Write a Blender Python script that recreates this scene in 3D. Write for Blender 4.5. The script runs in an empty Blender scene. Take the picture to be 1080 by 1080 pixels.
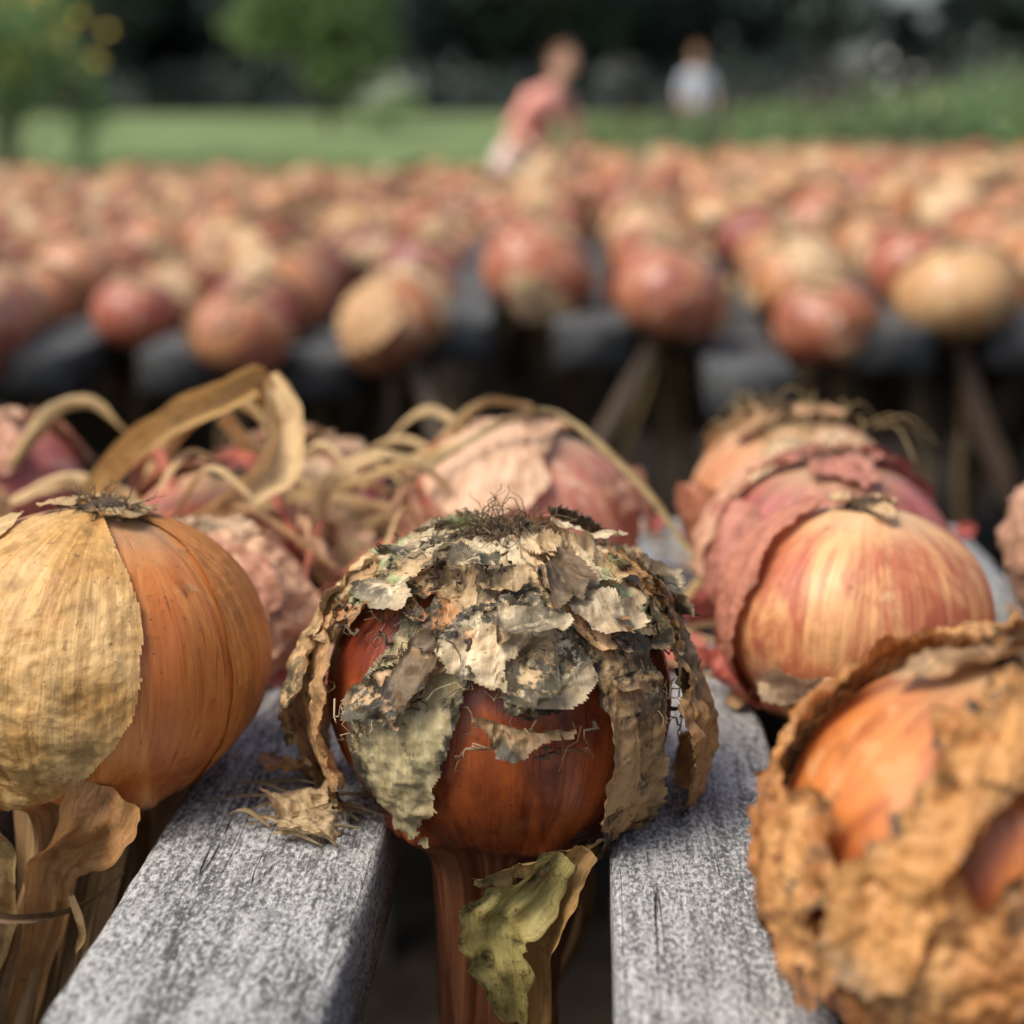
import bpy, math, random
import numpy as np
from mathutils import Vector, Matrix, Euler
random.seed(5); rng=np.random.RandomState(7)
scene=bpy.context.scene

# ------------------------------------------------------------------ noise
_P=np.random.RandomState(11).permutation(256)
_G=np.random.RandomState(12).normal(size=(256,3)); _G/=np.linalg.norm(_G,axis=1)[:,None]
def pn(x,y,z,seed=0):
    x,y,z=np.broadcast_arrays(np.asarray(x,float)+seed*3.71,np.asarray(y,float)+seed*1.93,np.asarray(z,float)-seed*2.37)
    xi=np.floor(x).astype(int); yi=np.floor(y).astype(int); zi=np.floor(z).astype(int)
    xf=x-xi; yf=y-yi; zf=z-zi
    fd=lambda t:t*t*t*(t*(t*6-15)+10)
    u,v,w=fd(xf),fd(yf),fd(zf)
    def g(a,b,c):
        h=_P[(_P[(_P[(xi+a)&255]+yi+b)&255]+zi+c)&255]
        q=_G[h]
        return q[...,0]*(xf-a)+q[...,1]*(yf-b)+q[...,2]*(zf-c)
    L=lambda a,b,t:a+(b-a)*t
    return 1.5*L(L(L(g(0,0,0),g(1,0,0),u),L(g(0,1,0),g(1,1,0),u),v),
             L(L(g(0,0,1),g(1,0,1),u),L(g(0,1,1),g(1,1,1),u),v),w)
def fbm(x,y,z,seed=0,o=4):
    r=0;a=1;f=1
    for i in range(o):
        r=r+a*pn(np.asarray(x)*f,np.asarray(y)*f,np.asarray(z)*f,seed+i*5); a*=.5; f*=2.03
    return r
def ss(x,a,b):
    t=np.clip((np.asarray(x,float)-a)/(b-a),0,1); return t*t*(3-2*t)

# ------------------------------------------------------------------ mesh accumulator
class Geo:
    def __init__(s): s.v=[];s.f=[];s.m=[];s.sv=[];s.ed=[];s.mo=[];s.col=[];s.n=0
    def add(s,v,f,mat=0,sv=None,ed=None,mold=0.,col=(1,1,1)):
        v=np.asarray(v,float).reshape(-1,3); k=len(v)
        if k==0 or len(f)==0: return
        s.v.append(v); s.f.extend([tuple(int(i)+s.n for i in q) for q in f]); s.m.extend([mat]*len(f))
        s.sv.append(np.zeros((k,3)) if sv is None else np.asarray(sv).reshape(-1,3))
        s.ed.append(np.ones(k) if ed is None else np.broadcast_to(np.asarray(ed,float).ravel(),(k,)) if np.size(ed)>1 else np.full(k,float(ed)))
        s.mo.append(np.broadcast_to(np.asarray(mold,float).ravel(),(k,)) if np.size(mold)>1 else np.full(k,float(mold)))
        c=np.asarray(col,float)
        s.col.append(np.tile(c,(k,1)) if c.ndim==1 else c.reshape(-1,3))
        s.n+=k
    def mesh(s,name,mats,smooth=True):
        me=bpy.data.meshes.new(name)
        V=np.concatenate(s.v)
        me.from_pydata(V.tolist(),[],s.f)
        for m in mats: me.materials.append(m)
        me.polygons.foreach_set('material_index',np.array(s.m,dtype=np.int32))
        me.polygons.foreach_set('use_smooth',np.full(len(s.f),smooth))
        for nm,ty,arr in (('sv','FLOAT_VECTOR',np.concatenate(s.sv)),('col','FLOAT_VECTOR',np.concatenate(s.col))):
            a=me.attributes.new(nm,ty,'POINT'); a.data.foreach_set('vector',arr.astype(np.float32).ravel())
        for nm,arr in (('ed',np.concatenate(s.ed)),('mold',np.concatenate(s.mo))):
            a=me.attributes.new(nm,'FLOAT','POINT'); a.data.foreach_set('value',arr.astype(np.float32))
        me.update(); return me
    def obj(s,name,mats,smooth=True,parent=None):
        o=bpy.data.objects.new(name,s.mesh(name,mats,smooth)); scene.collection.objects.link(o)
        if parent: o.parent=parent
        return o
def empty(name,loc=(0,0,0)):
    e=bpy.data.objects.new(name,None); e.location=loc; e.empty_display_size=.05; scene.collection.objects.link(e); return e

def grid_faces(n,m,wrap=False,mask=None):
    i=np.arange(n if wrap else n-1)[:,None]; j=np.arange(m-1)[None,:]
    i2=(i+1)%n
    a=i*m+j; b=i2*m+j; c=i2*m+j+1; d=i*m+j+1
    F=np.stack([a,b,c,d],-1).reshape(-1,4)
    if mask is not None:
        mk=mask.ravel(); F=F[mk[F].all(1)]
    return F
def compact(V,F,*arrs):
    F=np.asarray(F)
    if len(F)==0: return (V[:0],F,*[a[:0] for a in arrs])
    u,inv=np.unique(F.ravel(),return_inverse=True)
    return (V[u],inv.reshape(F.shape),*[a[u] for a in arrs])

def tube(g,pts,rad,k=6,mat=0,col=(1,1,1),mold=0.,cap=True,ed=1.):
    P=np.asarray(pts,float); n=len(P)
    rad=np.broadcast_to(np.asarray(rad,float),(n,))
    T=np.gradient(P,axis=0); T/=np.linalg.norm(T,axis=1)[:,None]+1e-12
    ref=np.array([0,0,1.]) if abs(T[0][2])<.9 else np.array([1.,0,0])
    A=np.cross(T[0],ref); A/=np.linalg.norm(A); V=[]
    for i in range(n):
        A=A-T[i]*A.dot(T[i]); A/=np.linalg.norm(A)+1e-12; B=np.cross(T[i],A)
        for j in range(k):
            t=2*math.pi*j/k; V.append(P[i]+rad[i]*(math.cos(t)*A+math.sin(t)*B))
    F=[]
    for i in range(n-1):
        for j in range(k):
            F.append((i*k+j,i*k+(j+1)%k,(i+1)*k+(j+1)%k,(i+1)*k+j))
    if cap:
        F.append(tuple(range(k))[::-1]); F.append(tuple((n-1)*k+j for j in range(k)))
    g.add(V,F,mat,col=col,mold=mold,ed=ed,sv=[(math.cos(j*6.283/k),math.sin(j*6.283/k),i/n*3) for i in range(n) for j in range(k)])

def spline(pts,n):
    P=np.asarray(pts,float); P=np.vstack([2*P[0]-P[1],P,2*P[-1]-P[-2]]); out=[]
    m=len(P)-3
    for q in np.linspace(0,m-1e-6,n):
        i=int(q); t=q-i; a,b,c,d=P[i:i+4]
        out.append(.5*((2*b)+(-a+c)*t+(2*a-5*b+4*c-d)*t*t+(-a+3*b-3*c+d)*t**3))
    return np.array(out)

def ribbon(g,pts,widths,seed=0,twist=0.,cup=.5,n=60,col=(.5,.35,.18),mat=0,mold=.2,side=None,rag=.15,tw0=0.):
    P=spline(pts,n); W=np.interp(np.linspace(0,1,n),np.linspace(0,1,len(widths)),widths)
    T=np.gradient(P,axis=0); T/=np.linalg.norm(T,axis=1)[:,None]
    A=np.array(side if side is not None else (1,0,0.3),float); K=13; V=np.zeros((n,K,3))
    for i in range(n):
        A=A-T[i]*A.dot(T[i]); A/=np.linalg.norm(A); B=np.cross(T[i],A)
        an=tw0+twist*i/n+.3*float(pn(i*.07,seed,0,seed)); a=math.cos(an)*A+math.sin(an)*B; b=np.cross(T[i],a)
        q=np.linspace(-1,1,K); w=W[i]*(1+rag*float(pn(i*.25,1.3,seed*.7)))
        h=cup*q*q + .35*pn(q*2.2,i*.06,seed*1.1)+.12*pn(q*5,i*.12,seed*.9)
        V[i]=P[i]+np.outer(q*w,a)+np.outer(h*w,b)
    F=grid_faces(n,K)
    e=np.tile(1-np.abs(np.linspace(-1,1,K)),(n,1))
    qq=np.tile(np.linspace(-1,1,K),(n,1)); ii=np.tile(np.arange(n)[:,None]/n*3,(1,K))
    g.add(V.reshape(-1,3),F,mat,col=col,mold=mold,ed=e.ravel(),sv=np.stack([qq*.4,qq*0+seed,ii],-1))

# ------------------------------------------------------------------ materials
class NT:
    def __init__(s,name):
        s.m=bpy.data.materials.new(name); s.m.use_nodes=True; s.t=s.m.node_tree; s.t.nodes.clear()
        s.out=s.N('ShaderNodeOutputMaterial')
    def N(s,ty,**kw):
        n=s.t.nodes.new(ty)
        for k,v in kw.items(): setattr(n,k,v)
        return n
    def L(s,a,b): s.t.links.new(a,b)
    def put(s,sock,v):
        if hasattr(v,'is_output') : s.L(v,sock)
        elif v is not None:
            sock.default_value=v if not (isinstance(v,(tuple,list)) and len(v)==3 and sock.type=='RGBA') else (*v,1)
    def attr(s,nm,out='Vector'): return s.N('ShaderNodeAttribute',attribute_name=nm).outputs[out]
    def vmul(s,a,b):
        n=s.N('ShaderNodeVectorMath',operation='MULTIPLY'); s.put(n.inputs[0],a); s.put(n.inputs[1],b); return n.outputs[0]
    def vadd(s,a,b):
        n=s.N('ShaderNodeVectorMath',operation='ADD'); s.put(n.inputs[0],a); s.put(n.inputs[1],b); return n.outputs[0]
    def noise(s,vec,scale=1,detail=4,rough=.55,dist=0.,out='Fac'):
        n=s.N('ShaderNodeTexNoise'); s.put(n.inputs['Vector'],vec); n.inputs['Scale'].default_value=scale
        n.inputs['Detail'].default_value=detail; n.inputs['Roughness'].default_value=rough; n.inputs['Distortion'].default_value=dist
        return n.outputs[out]
    def math(s,op,a,b=None,clamp=False):
        n=s.N('ShaderNodeMath',operation=op,use_clamp=clamp); s.put(n.inputs[0],a)
        if b is not None: s.put(n.inputs[1],b)
        return n.outputs[0]
    def sstep(s,v,a,b,o0=0.,o1=1.):
        n=s.N('ShaderNodeMapRange',interpolation_type='SMOOTHSTEP'); s.put(n.inputs[0],v)
        n.inputs[1].default_value=a;n.inputs[2].default_value=b;n.inputs[3].default_value=o0;n.inputs[4].default_value=o1
        return n.outputs[0]
    def mix(s,f,a,b,bt='MIX'):
        n=s.N('ShaderNodeMix',data_type='RGBA',blend_type=bt); s.put(n.inputs[0],f); s.put(n.inputs[6],a); s.put(n.inputs[7],b); return n.outputs[2]
    def ramp(s,f,stops,interp='LINEAR'):
        n=s.N('ShaderNodeValToRGB'); s.put(n.inputs[0],f); cr=n.color_ramp; cr.interpolation=interp
        while len(cr.elements)<len(stops): cr.elements.new(.5)
        for e,(p,c) in zip(cr.elements,stops): e.position=p; e.color=(*c,1)
        return n.outputs[0]
    def bump(s,h,strength=.3,dist=.001,nrm=None):
        n=s.N('ShaderNodeBump'); s.put(n.inputs['Height'],h); n.inputs['Strength'].default_value=strength; n.inputs['Distance'].default_value=dist
        if nrm is not None: s.L(nrm,n.inputs['Normal'])
        return n.outputs[0]
    def pbsdf(s,col,rough=.5,nrm=None,spec=.5,**kw):
        n=s.N('ShaderNodeBsdfPrincipled'); s.put(n.inputs['Base Color'],col); s.put(n.inputs['Roughness'],rough)
        n.inputs['Specular IOR Level'].default_value=spec
        if nrm is not None: s.L(nrm,n.inputs['Normal'])
        for k,v in kw.items(): s.put(n.inputs[k],v)
        return n.outputs[0]
    def fin(s,sh): s.L(sh,s.out.inputs[0]); return s.m
    def objc(s): return s.N('ShaderNodeTexCoord').outputs['Object']

def skin_mat(name,A,B,paper,neck,patch=.5,rough=.36,rand=None,seed=0.,top=(.42,.30,.17),veins=.45,fs=.35):
    t=NT(name); sv=t.attr('sv'); oc=t.objc()
    off=(seed,seed*.7,seed*1.3)
    if rand:
        r=t.N('ShaderNodeObjectInfo').outputs['Random']
        A=t.ramp(r,rand[0]); B=t.ramp(r,rand[1])
        off=t.N('ShaderNodeCombineXYZ'); 
        mm=t.math('MULTIPLY',r,37.); 
        for i in range(3): t.L(mm,off.inputs[i])
        off=off.outputs[0]
    v1=t.vadd(t.vmul(sv,(34,34,.9)),off); v2=t.vadd(t.vmul(sv,(3.2,3.2,1.1)),off); v3=t.vadd(t.vmul(oc,(60,60,60)),off)
    fine=t.noise(v1,1,5,.65,.25); med=t.noise(v2,1,5,.62,.8); bl=t.noise(v3,1,5,.6,.6)
    c=t.mix(t.sstep(med,.34,.64),A,B)
    c=t.mix(t.math('MULTIPLY',t.sstep(fine,.45,.75),fs),c,t.mix(1.,c,(1.55,1.6,1.5),'MULTIPLY'))
    c=t.mix(t.math('MULTIPLY',t.sstep(fine,.50,.28),fs),c,t.mix(1.,c,(.62,.5,.45),'MULTIPLY'))
    # thin dark veins
    vv=t.noise(t.vadd(t.vmul(sv,(9,9,.3)),off),1,1,.5,.3)
    vein=t.math('SUBTRACT',1.,t.sstep(t.math('ABSOLUTE',t.math('SUBTRACT',vv,.5)),.0,.010))
    c=t.mix(t.math('MULTIPLY',vein,veins),c,t.mix(1.,c,(.4,.3,.22),'MULTIPLY'))
    # papery patches
    pf=t.sstep(bl,.66-.22*patch,.72-.18*patch)
    c=t.mix(t.math('MULTIPLY',pf,.75),c,paper)
    # paler top near root, neck colour
    s=t.N('ShaderNodeSeparateXYZ'); t.L(sv,s.inputs[0]); S=s.outputs[2]
    Sn=t.math('ADD',S,t.math('MULTIPLY',t.math('SUBTRACT',fine,.5),.8))
    c=t.mix(t.sstep(Sn,.15,.85,.8,0.),c,top)
    nf=t.sstep(Sn,2.35,2.8)
    nk=t.noise(t.vadd(t.vmul(sv,(7,7,.6)),off),1,5,.6,.6)
    nc=t.mix(t.sstep(nk,.35,.62),neck,t.mix(1.,neck,(.42,.36,.34),'MULTIPLY'))
    nc=t.mix(t.math('MULTIPLY',t.sstep(fine,.4,.65),.35),nc,t.mix(1.,neck,(.4,.36,.34),'MULTIPLY'))
    c=t.mix(nf,c,nc)
    # dirt
    d=t.noise(t.vmul(oc,(900,900,900)),1,2,.5); d2=t.noise(t.vmul(oc,(140,140,140)),1,4,.6)
    c=t.mix(t.math('MULTIPLY',t.sstep(d,.66,.74),.5),c,(.05,.035,.025))
    c=t.mix(t.sstep(d2,.58,.75,0,.55),c,t.mix(1.,c,(.3,.26,.22),'MULTIPLY'))
    h=t.math('ADD',t.math('MULTIPLY',fine,.35),t.math('MULTIPLY',bl,.9)); h=t.math('ADD',h,t.math('MULTIPLY',vein,-.25))
    h=t.math('ADD',h,t.math('MULTIPLY',d2,.3))
    n=t.bump(h,.4,.0011)
    rg=t.math('ADD',t.math('MULTIPLY',t.math('ADD',pf,nf),.22),t.sstep(d2,.3,.7,rough-.07,rough+.14),clamp=True)
    return t.fin(t.pbsdf(c,rg,n,.5))

def paper_mat(name='dry_onion_skin'):
    t=NT(name); sv=t.attr('sv'); oc=t.objc(); col=t.attr('col','Color'); ed=t.attr('ed','Fac'); mo=t.attr('mold','Fac')
    fine=t.noise(t.vmul(sv,(22,22,1.6)),1,5,.65,.5); m=t.noise(t.vmul(oc,(110,110,110)),1,5,.65,.5); hi=t.noise(t.vmul(oc,(600,600,600)),1,4,.7)
    lo=t.noise(t.vmul(oc,(45,45,45)),1,3,.6,.4)
    c=t.mix(t.sstep(fine,.3,.7),t.mix(1.,col,(.82,.74,.66),'MULTIPLY'),t.mix(1.,col,(1.22,1.22,1.2),'MULTIPLY'))
    c=t.mix(t.sstep(m,.48,.72,0,.6),c,t.mix(1.,col,(.60,.44,.30),'MULTIPLY'))
    vv=t.noise(t.vmul(sv,(8,8,.3)),1,1,.5,.3)
    vein=t.math('SUBTRACT',1.,t.sstep(t.math('ABSOLUTE',t.math('SUBTRACT',vv,.5)),.0,.010))
    c=t.mix(t.math('MULTIPLY',vein,.45),c,t.mix(1.,c,(.45,.36,.28),'MULTIPLY'))
    es=t.sstep(t.math('ADD',ed,t.math('MULTIPLY',t.math('SUBTRACT',m,.5),.6)),-.02,.095,1.,0.)
    bs=t.sstep(t.math('ADD',t.math('ADD',t.math('MULTIPLY',m,.32),t.math('MULTIPLY',hi,.28)),t.math('MULTIPLY',lo,.4)),.50,.565)
    st=t.math('MULTIPLY',t.math('ADD',t.math('MULTIPLY',es,1.2),bs,clamp=True),mo,clamp=True)
    st=t.math('MULTIPLY',st,t.sstep(hi,.25,.5,.45,1.))
    c=t.mix(st,c,t.mix(t.sstep(lo,.4,.6),(.034,.027,.018),(.095,.082,.050)))
    c=t.mix(t.sstep(hi,.60,.68,0,.5),c,(.07,.05,.03))
    n=t.bump(t.math('ADD',t.math('MULTIPLY',fine,.5),t.math('ADD',m,t.math('MULTIPLY',hi,.5))),.6,.0009)
    p=t.pbsdf(c,.50,n,.4); tr=t.N('ShaderNodeBsdfTranslucent'); t.L(c,tr.inputs[0])
    mx=t.N('ShaderNodeMixShader'); mx.inputs[0].default_value=.18; t.L(p,mx.inputs[1]); t.L(tr.outputs[0],mx.inputs[2])
    return t.fin(mx.outputs[0])
def simple_mat(name,c1,c2,scale=30,rough=.8,spec=.3,bump=.3,bd=.001):
    t=NT(name); n=t.noise(t.objc(),scale,5,.6,.3)
    return t.fin(t.pbsdf(t.mix(t.sstep(n,.35,.65),c1,c2),rough,t.bump(n,bump,bd),spec))
def leaf_mat(name,c1,c2,c3,sc=.7,transl=.3):
    t=NT(name); oc=t.objc(); a=t.noise(oc,sc,3,.6); b=t.noise(oc,sc*9,2,.5)
    r=t.N('ShaderNodeObjectInfo').outputs['Random']
    c=t.mix(t.sstep(a,.35,.65),c1,c2); c=t.mix(t.sstep(b,.5,.75),c,c3)
    c=t.mix(1.,c,t.ramp(r,[(0,(.75,.8,.85)),(1,(1.15,1.1,.95))]),'MULTIPLY')
    p=t.pbsdf(c,.6,None,.25); tr=t.N('ShaderNodeBsdfTranslucent'); t.L(c,tr.inputs[0])
    mx=t.N('ShaderNodeMixShader'); mx.inputs[0].default_value=transl; t.L(p,mx.inputs[1]); t.L(tr.outputs[0],mx.inputs[2])
    return t.fin(mx.outputs[0])
def wood_mat(name,lo,mid,hi,spk=.6):
    t=NT(name); oc=t.objc(); r=t.N('ShaderNodeObjectInfo').outputs['Random']
    cb=t.N('ShaderNodeCombineXYZ')
    for i in range(3): t.L(t.math('MULTIPLY',r,9.+i),cb.inputs[i])
    o=t.vadd(oc,cb.outputs[0])
    g=t.noise(t.vmul(o,(230,17,230)),1,6,.72,.7); g2=t.noise(t.vmul(o,(800,70,800)),1,5,.75,.4); b=t.noise(t.vmul(o,(45,24,45)),1,6,.68,.5)
    sp=t.noise(t.vmul(o,(1000,500,1000)),1,4,.75)
    f=t.math('ADD',t.math('MULTIPLY',g,.42),t.math('MULTIPLY',g2,.30)); f=t.math('ADD',f,t.math('MULTIPLY',b,.38))
    c=t.ramp(f,[(.46,lo),(.545,mid),(.66,hi)])
    c=t.mix(t.sstep(sp,.53,.61,0,spk),c,tuple(min(.82,x*1.2) for x in hi)); c=t.mix(t.sstep(sp,.485,.41,0,.85),c,lo)
    c=t.mix(t.sstep(b,.56,.72,0,.45),c,(.24,.205,.16))
    # lichen / bird-white blotches
    li=t.noise(t.vmul(o,(75,55,75)),1,5,.7,.8)
    c=t.mix(t.math('MULTIPLY',t.sstep(li,.60,.66),.45),c,tuple(min(.85,x*1.15) for x in hi))
    cr=t.noise(t.vmul(o,(90,3.,90)),1,2,.5,.5)
    crk=t.math('SUBTRACT',1.,t.sstep(t.math('ABSOLUTE',t.math('SUBTRACT',cr,.5)),0.,.008))
    crk=t.math('MULTIPLY',crk,t.sstep(b,.42,.55))
    c=t.mix(t.math('MULTIPLY',crk,.75),c,(.02,.02,.022))
    h=t.math('ADD',f,t.math('MULTIPLY',sp,.6)); h=t.math('ADD',h,t.math('MULTIPLY',crk,-.6))
    return t.fin(t.pbsdf(c,.8,t.bump(h,1.,.0022),.25))

M_paper=paper_mat()
M_root=simple_mat('onion_root_fibre',(.05,.034,.022),(.20,.14,.08),400,.9)
M_dark=simple_mat('onion_root_plate',(.04,.028,.02),(.13,.09,.055),300,.9)
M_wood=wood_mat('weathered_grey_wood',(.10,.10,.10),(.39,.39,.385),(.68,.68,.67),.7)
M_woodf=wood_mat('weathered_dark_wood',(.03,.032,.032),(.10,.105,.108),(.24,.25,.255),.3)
M_beam=simple_mat('old_timber',(.025,.02,.016),(.07,.055,.04),20,.85)

# ------------------------------------------------------------------ onion
_prof=np.array([(0,.86),(.10,.865),(.22,.86),(.42,.80),(.66,.66),(.87,.42),(.985,.12),(1.0,-.18),(.93,-.46),(.78,-.70),(.58,-.87),(.40,-.96),(.29,-1.08),(.25,-1.35),(.26,-1.9),(.28,-2.6),(.25,-3.2),(.14,-3.7)])
_pd=spline(_prof,600); _pd[:,0]=np.maximum(_pd[:,0],0)
_ps=np.concatenate([[0],np.cumsum(np.linalg.norm(np.diff(_pd,axis=0),axis=1))]); SMAX=_ps[-1]
def pc(T,S):
    r=np.interp(S,_ps,_pd[:,0]); z=np.interp(S,_ps,_pd[:,1]); return r*np.sin(T),-r*np.cos(T),z
def opos(p,th,s,off=0.):
    th=np.asarray(th,float); s=np.asarray(s,float); cx=np.sin(th); cy=-np.cos(th)
    r=np.interp(s,_ps,_pd[:,0]); z=np.interp(s,_ps,_pd[:,1]); sd=p['seed']
    nz=ss(s,2.2,2.8); nf=p.get('neck',1.)
    r=r*(1+(nf-1)*nz)
    lump=1+.05*pn(cx*1.1,cy*1.1,s*.7,sd)+.012*pn(cx*3,cy*3,s*.9,sd+3)+.006*pn(cx*11,cy*11,s*.4,sd+5)*ss(s,.2,.8)
    lump=lump*(1+nz*(.50*pn(cx*1.6,cy*1.6,s*.8,sd+7)+.24*pn(cx*3.6,cy*3.6,s*.9,sd+8)+.08*pn(cx*9,cy*9,s*1.2,sd+9)))
    r=r*lump
    q=np.maximum(0,s-2.5)**1.25; bx,by=p.get('bend',(0,0))
    R=p['R']; H=p.get('H',1.)
    zz=np.where(z>-1.,z*H,-1.*H+(z+1.))
    P=np.stack([R*(r*cx+bx*q),R*(r*cy+by*q),R*zz+0*r],-1)
    if np.any(off):
        e=.01
        A=opos(p,th+e,s)-opos(p,th-e,s); B=opos(p,th,s+e)-opos(p,th,np.maximum(s-e,.001))
        Nn=np.cross(B,A); Nn/=np.linalg.norm(Nn,axis=-1,keepdims=True)+1e-12
        P=P+Nn*(np.asarray(off)[...,None] if np.ndim(off) else off)
    return P
def onion_body(g,p,nt=160,ns=140,mat=0,smax=None):
    smax=smax or SMAX
    th=np.linspace(-math.pi,math.pi,nt,endpoint=False)[:,None]; s=np.linspace(.002,smax,ns)[None,:]
    T,S=np.broadcast_arrays(th,s); V=opos(p,T,S)
    sv=np.stack([np.sin(T),-np.cos(T),S],-1)
    g.add(V.reshape(-1,3),grid_faces(nt,ns,True)[:, ::-1],mat,sv=sv)
def shell(g,p,f,t0,t1,s0,s1,base=.0009,curl=.003,cw=.10,crum=.0006,col=(.5,.38,.2),mold=.3,res=.013,seed=0,mat=1,flare=None,colf=None,rag=1.,crease=0.):
    nt=max(8,int((t1-t0)/res)); ns=max(8,int((s1-s0)/res))
    wrap=(t1-t0)>6.28
    th=np.linspace(t0,t1,nt,endpoint=not wrap)[:,None]; s=np.linspace(s0,s1,ns)[None,:]
    T,S=np.broadcast_arrays(th,s); cx,cy=np.sin(T),-np.cos(T)
    a,b,c=pc(T,S)
    fv=f(T,S)
    wx=.25*fbm(a*1.8,b*1.8,c*1.8,seed+31,2)
    fv=fv+rag*(.17*fbm(a*2.1+wx,b*2.1-wx,c*2.1+wx,seed,5)+.05*pn(cx*9,cy*9,S*1.5,seed+2))
    lift=.35+.9*np.abs(pn(a*2.5,b*2.5,c*2.5,seed+9))*2
    rid=(1-np.abs(fbm(a*3.6+wx,b*3.6,c*2.8,seed+4,4)))
    rid2=(1-np.abs(fbm(a*7+wx*2,b*7,c*6,seed+14,3)))
    off=base+curl*np.exp(-np.maximum(fv,0)/cw)*lift+crum*(rid*2.2+.9*rid2+.4*fbm(a*14,b*14,c*11,seed+6,2))
    if flare is not None: off=off+flare(T,S)
    V=opos(p,T,S,off)
    F=grid_faces(nt,ns,wrap,fv>0)[:, ::-1]
    sv=np.stack([cx,cy,S],-1).reshape(-1,3)
    cc=np.tile(np.asarray(col,float),(V.size//3,1))
    if colf is not None: cc=colf(T,S).reshape(-1,3)
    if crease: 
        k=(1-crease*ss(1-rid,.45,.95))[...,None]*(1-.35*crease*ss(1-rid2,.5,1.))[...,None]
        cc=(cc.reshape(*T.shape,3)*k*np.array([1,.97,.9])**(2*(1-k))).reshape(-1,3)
    mv=mold*(.35+1.1*ss(fbm(a*1.7,b*1.7,c*1.7,seed+40,3),-.25,.45))
    V2,F2,sv2,ed2,c2,m2=compact(V.reshape(-1,3),F,sv,fv.ravel(),cc,mv.ravel())
    g.add(V2,F2,mat,sv=sv2,ed=ed2,mold=m2,col=c2)
def ell(tc,sc,ta,sa,rot=0.):
    def f(T,S):
        a=(T-tc)*math.cos(rot)+(S-sc)*math.sin(rot); b=-(T-tc)*math.sin(rot)+(S-sc)*math.cos(rot)
        return (1-np.sqrt((a/ta)**2+(b/sa)**2))*min(ta,sa)
    return f
def roots(g,p,n=70,length=.010,up=.4,mat=2,seed=0,r=.00022,matd=3):
    rs=np.random.RandomState(seed); R=p['R']; ztop=.86*R*p.get('H',1.)
    nt,ns=28,8; T,S=np.meshgrid(np.linspace(0,2*math.pi,nt,endpoint=False),np.linspace(0.01,1,ns),indexing='ij')
    rr=.17*R*np.sin(S*1.6)*(1+.25*pn(np.cos(T)*2,np.sin(T)*2,S*2,seed)); z=ztop+.09*R*np.cos(S*1.9)+.03*R*pn(np.cos(T)*5*S,np.sin(T)*5*S,0,seed)
    g.add(np.stack([rr*np.cos(T),rr*np.sin(T),z],-1).reshape(-1,3),grid_faces(nt,ns,True),matd)
    for i in range(n):
        a=rs.uniform(0,6.283); q=rs.uniform(.02,.18)*R
        x=np.array([q*math.cos(a),q*math.sin(a),ztop+.05*R])
        d=np.array([math.cos(a)*rs.uniform(.2,1.2),math.sin(a)*rs.uniform(.2,1.2),up*rs.uniform(.1,2.2)]); d/=np.linalg.norm(d)
        L=length*rs.uniform(.4,1.5); m=8; P=[x]
        for k in range(m):
            d=d+rs.normal(0,.42,3)+np.array([0,0,-.14]); d/=np.linalg.norm(d)
            nx=P[-1]+d*L/m
            rr_=math.hypot(nx[0],nx[1])/R
            zf=np.interp(rr_,_pd[:220,0],_pd[:220,1])*R*p.get('H',1.)+.0040*(p.get('hero',0))+.0007
            if nx[2]<zf: nx[2]=zf
            P.append(nx)
        tube(g,P,np.linspace(r,r*.35,len(P)),4,mat,cap=False)
NEARM=lambda sk:[sk,M_paper,M_root,M_dark]

def rand_shells(g,p,n,cols,seed,mold=.3,res=.02,curl=.003,size=(.3,.9)):
    rs=np.random.RandomState(seed)
    for i in range(n):
        tc=rs.uniform(-3.1,3.1); sc=rs.uniform(.5,2.1); ta=rs.uniform(*size); sa=rs.uniform(*size)*.9
        shell(g,p,ell(tc,sc,ta,sa,rs.uniform(-.6,.6)),tc-ta*1.3,tc+ta*1.3,max(.12,sc-sa*1.3),min(2.7,sc+sa*1.3),base=.0006+.0002*i,curl=curl*rs.uniform(.4,1.2),
              col=cols[rs.randint(len(cols))],mold=mold*rs.uniform(.2,1.2),res=res,seed=seed+i*3,rag=.6,crease=.4,crum=.0009)

# --- hero onion (mouldy, peeling)
sk_hero=skin_mat('onion_skin_russet',(.42,.10,.024),(.16,.028,.011),(.40,.24,.11),(.44,.17,.075),patch=.02,rough=.25,seed=1.,fs=.3)
g=Geo(); p=dict(R=.0425,seed=3,bend=(.01,-.02),neck=1.30,H=.90,hero=1)
onion_body(g,p,256,220)
TAN=(.62,.46,.26); CREAM=(.75,.63,.42); KHA=(.50,.43,.24); BRN=(.46,.25,.11); PINK=(.66,.38,.26)
def capcol(T,S):
    x,y,z=pc(T,S)
    a=ss(fbm(x*2.4,y*2.4,z*2.4,31,3),-.25,.35)[...,None]
    b=ss(fbm(x*2.6,y*2.6,z*2.6,41,3),.30,.5)[...,None]
    d=ss(fbm(x*2.0,y*2.0,z*2.0,51,3),.15,.50)[...,None]
    c=np.array(CREAM)*a+np.array(TAN)*(1-a); c=c*(1-d)+np.array((.58,.30,.13))*d; return c*(1-b)+np.array((.50,.56,.30))*b
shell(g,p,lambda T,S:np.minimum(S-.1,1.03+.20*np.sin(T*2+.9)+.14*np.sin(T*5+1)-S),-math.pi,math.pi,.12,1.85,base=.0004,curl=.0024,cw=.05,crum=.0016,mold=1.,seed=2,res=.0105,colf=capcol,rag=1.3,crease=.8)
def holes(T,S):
    x,y,z=pc(T,S); return np.minimum(np.minimum(S-.1,.78+.14*np.sin(T*3+2)-S),.04+.9*fbm(x*2.0,y*2.0,z*2.0,77,3))
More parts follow.
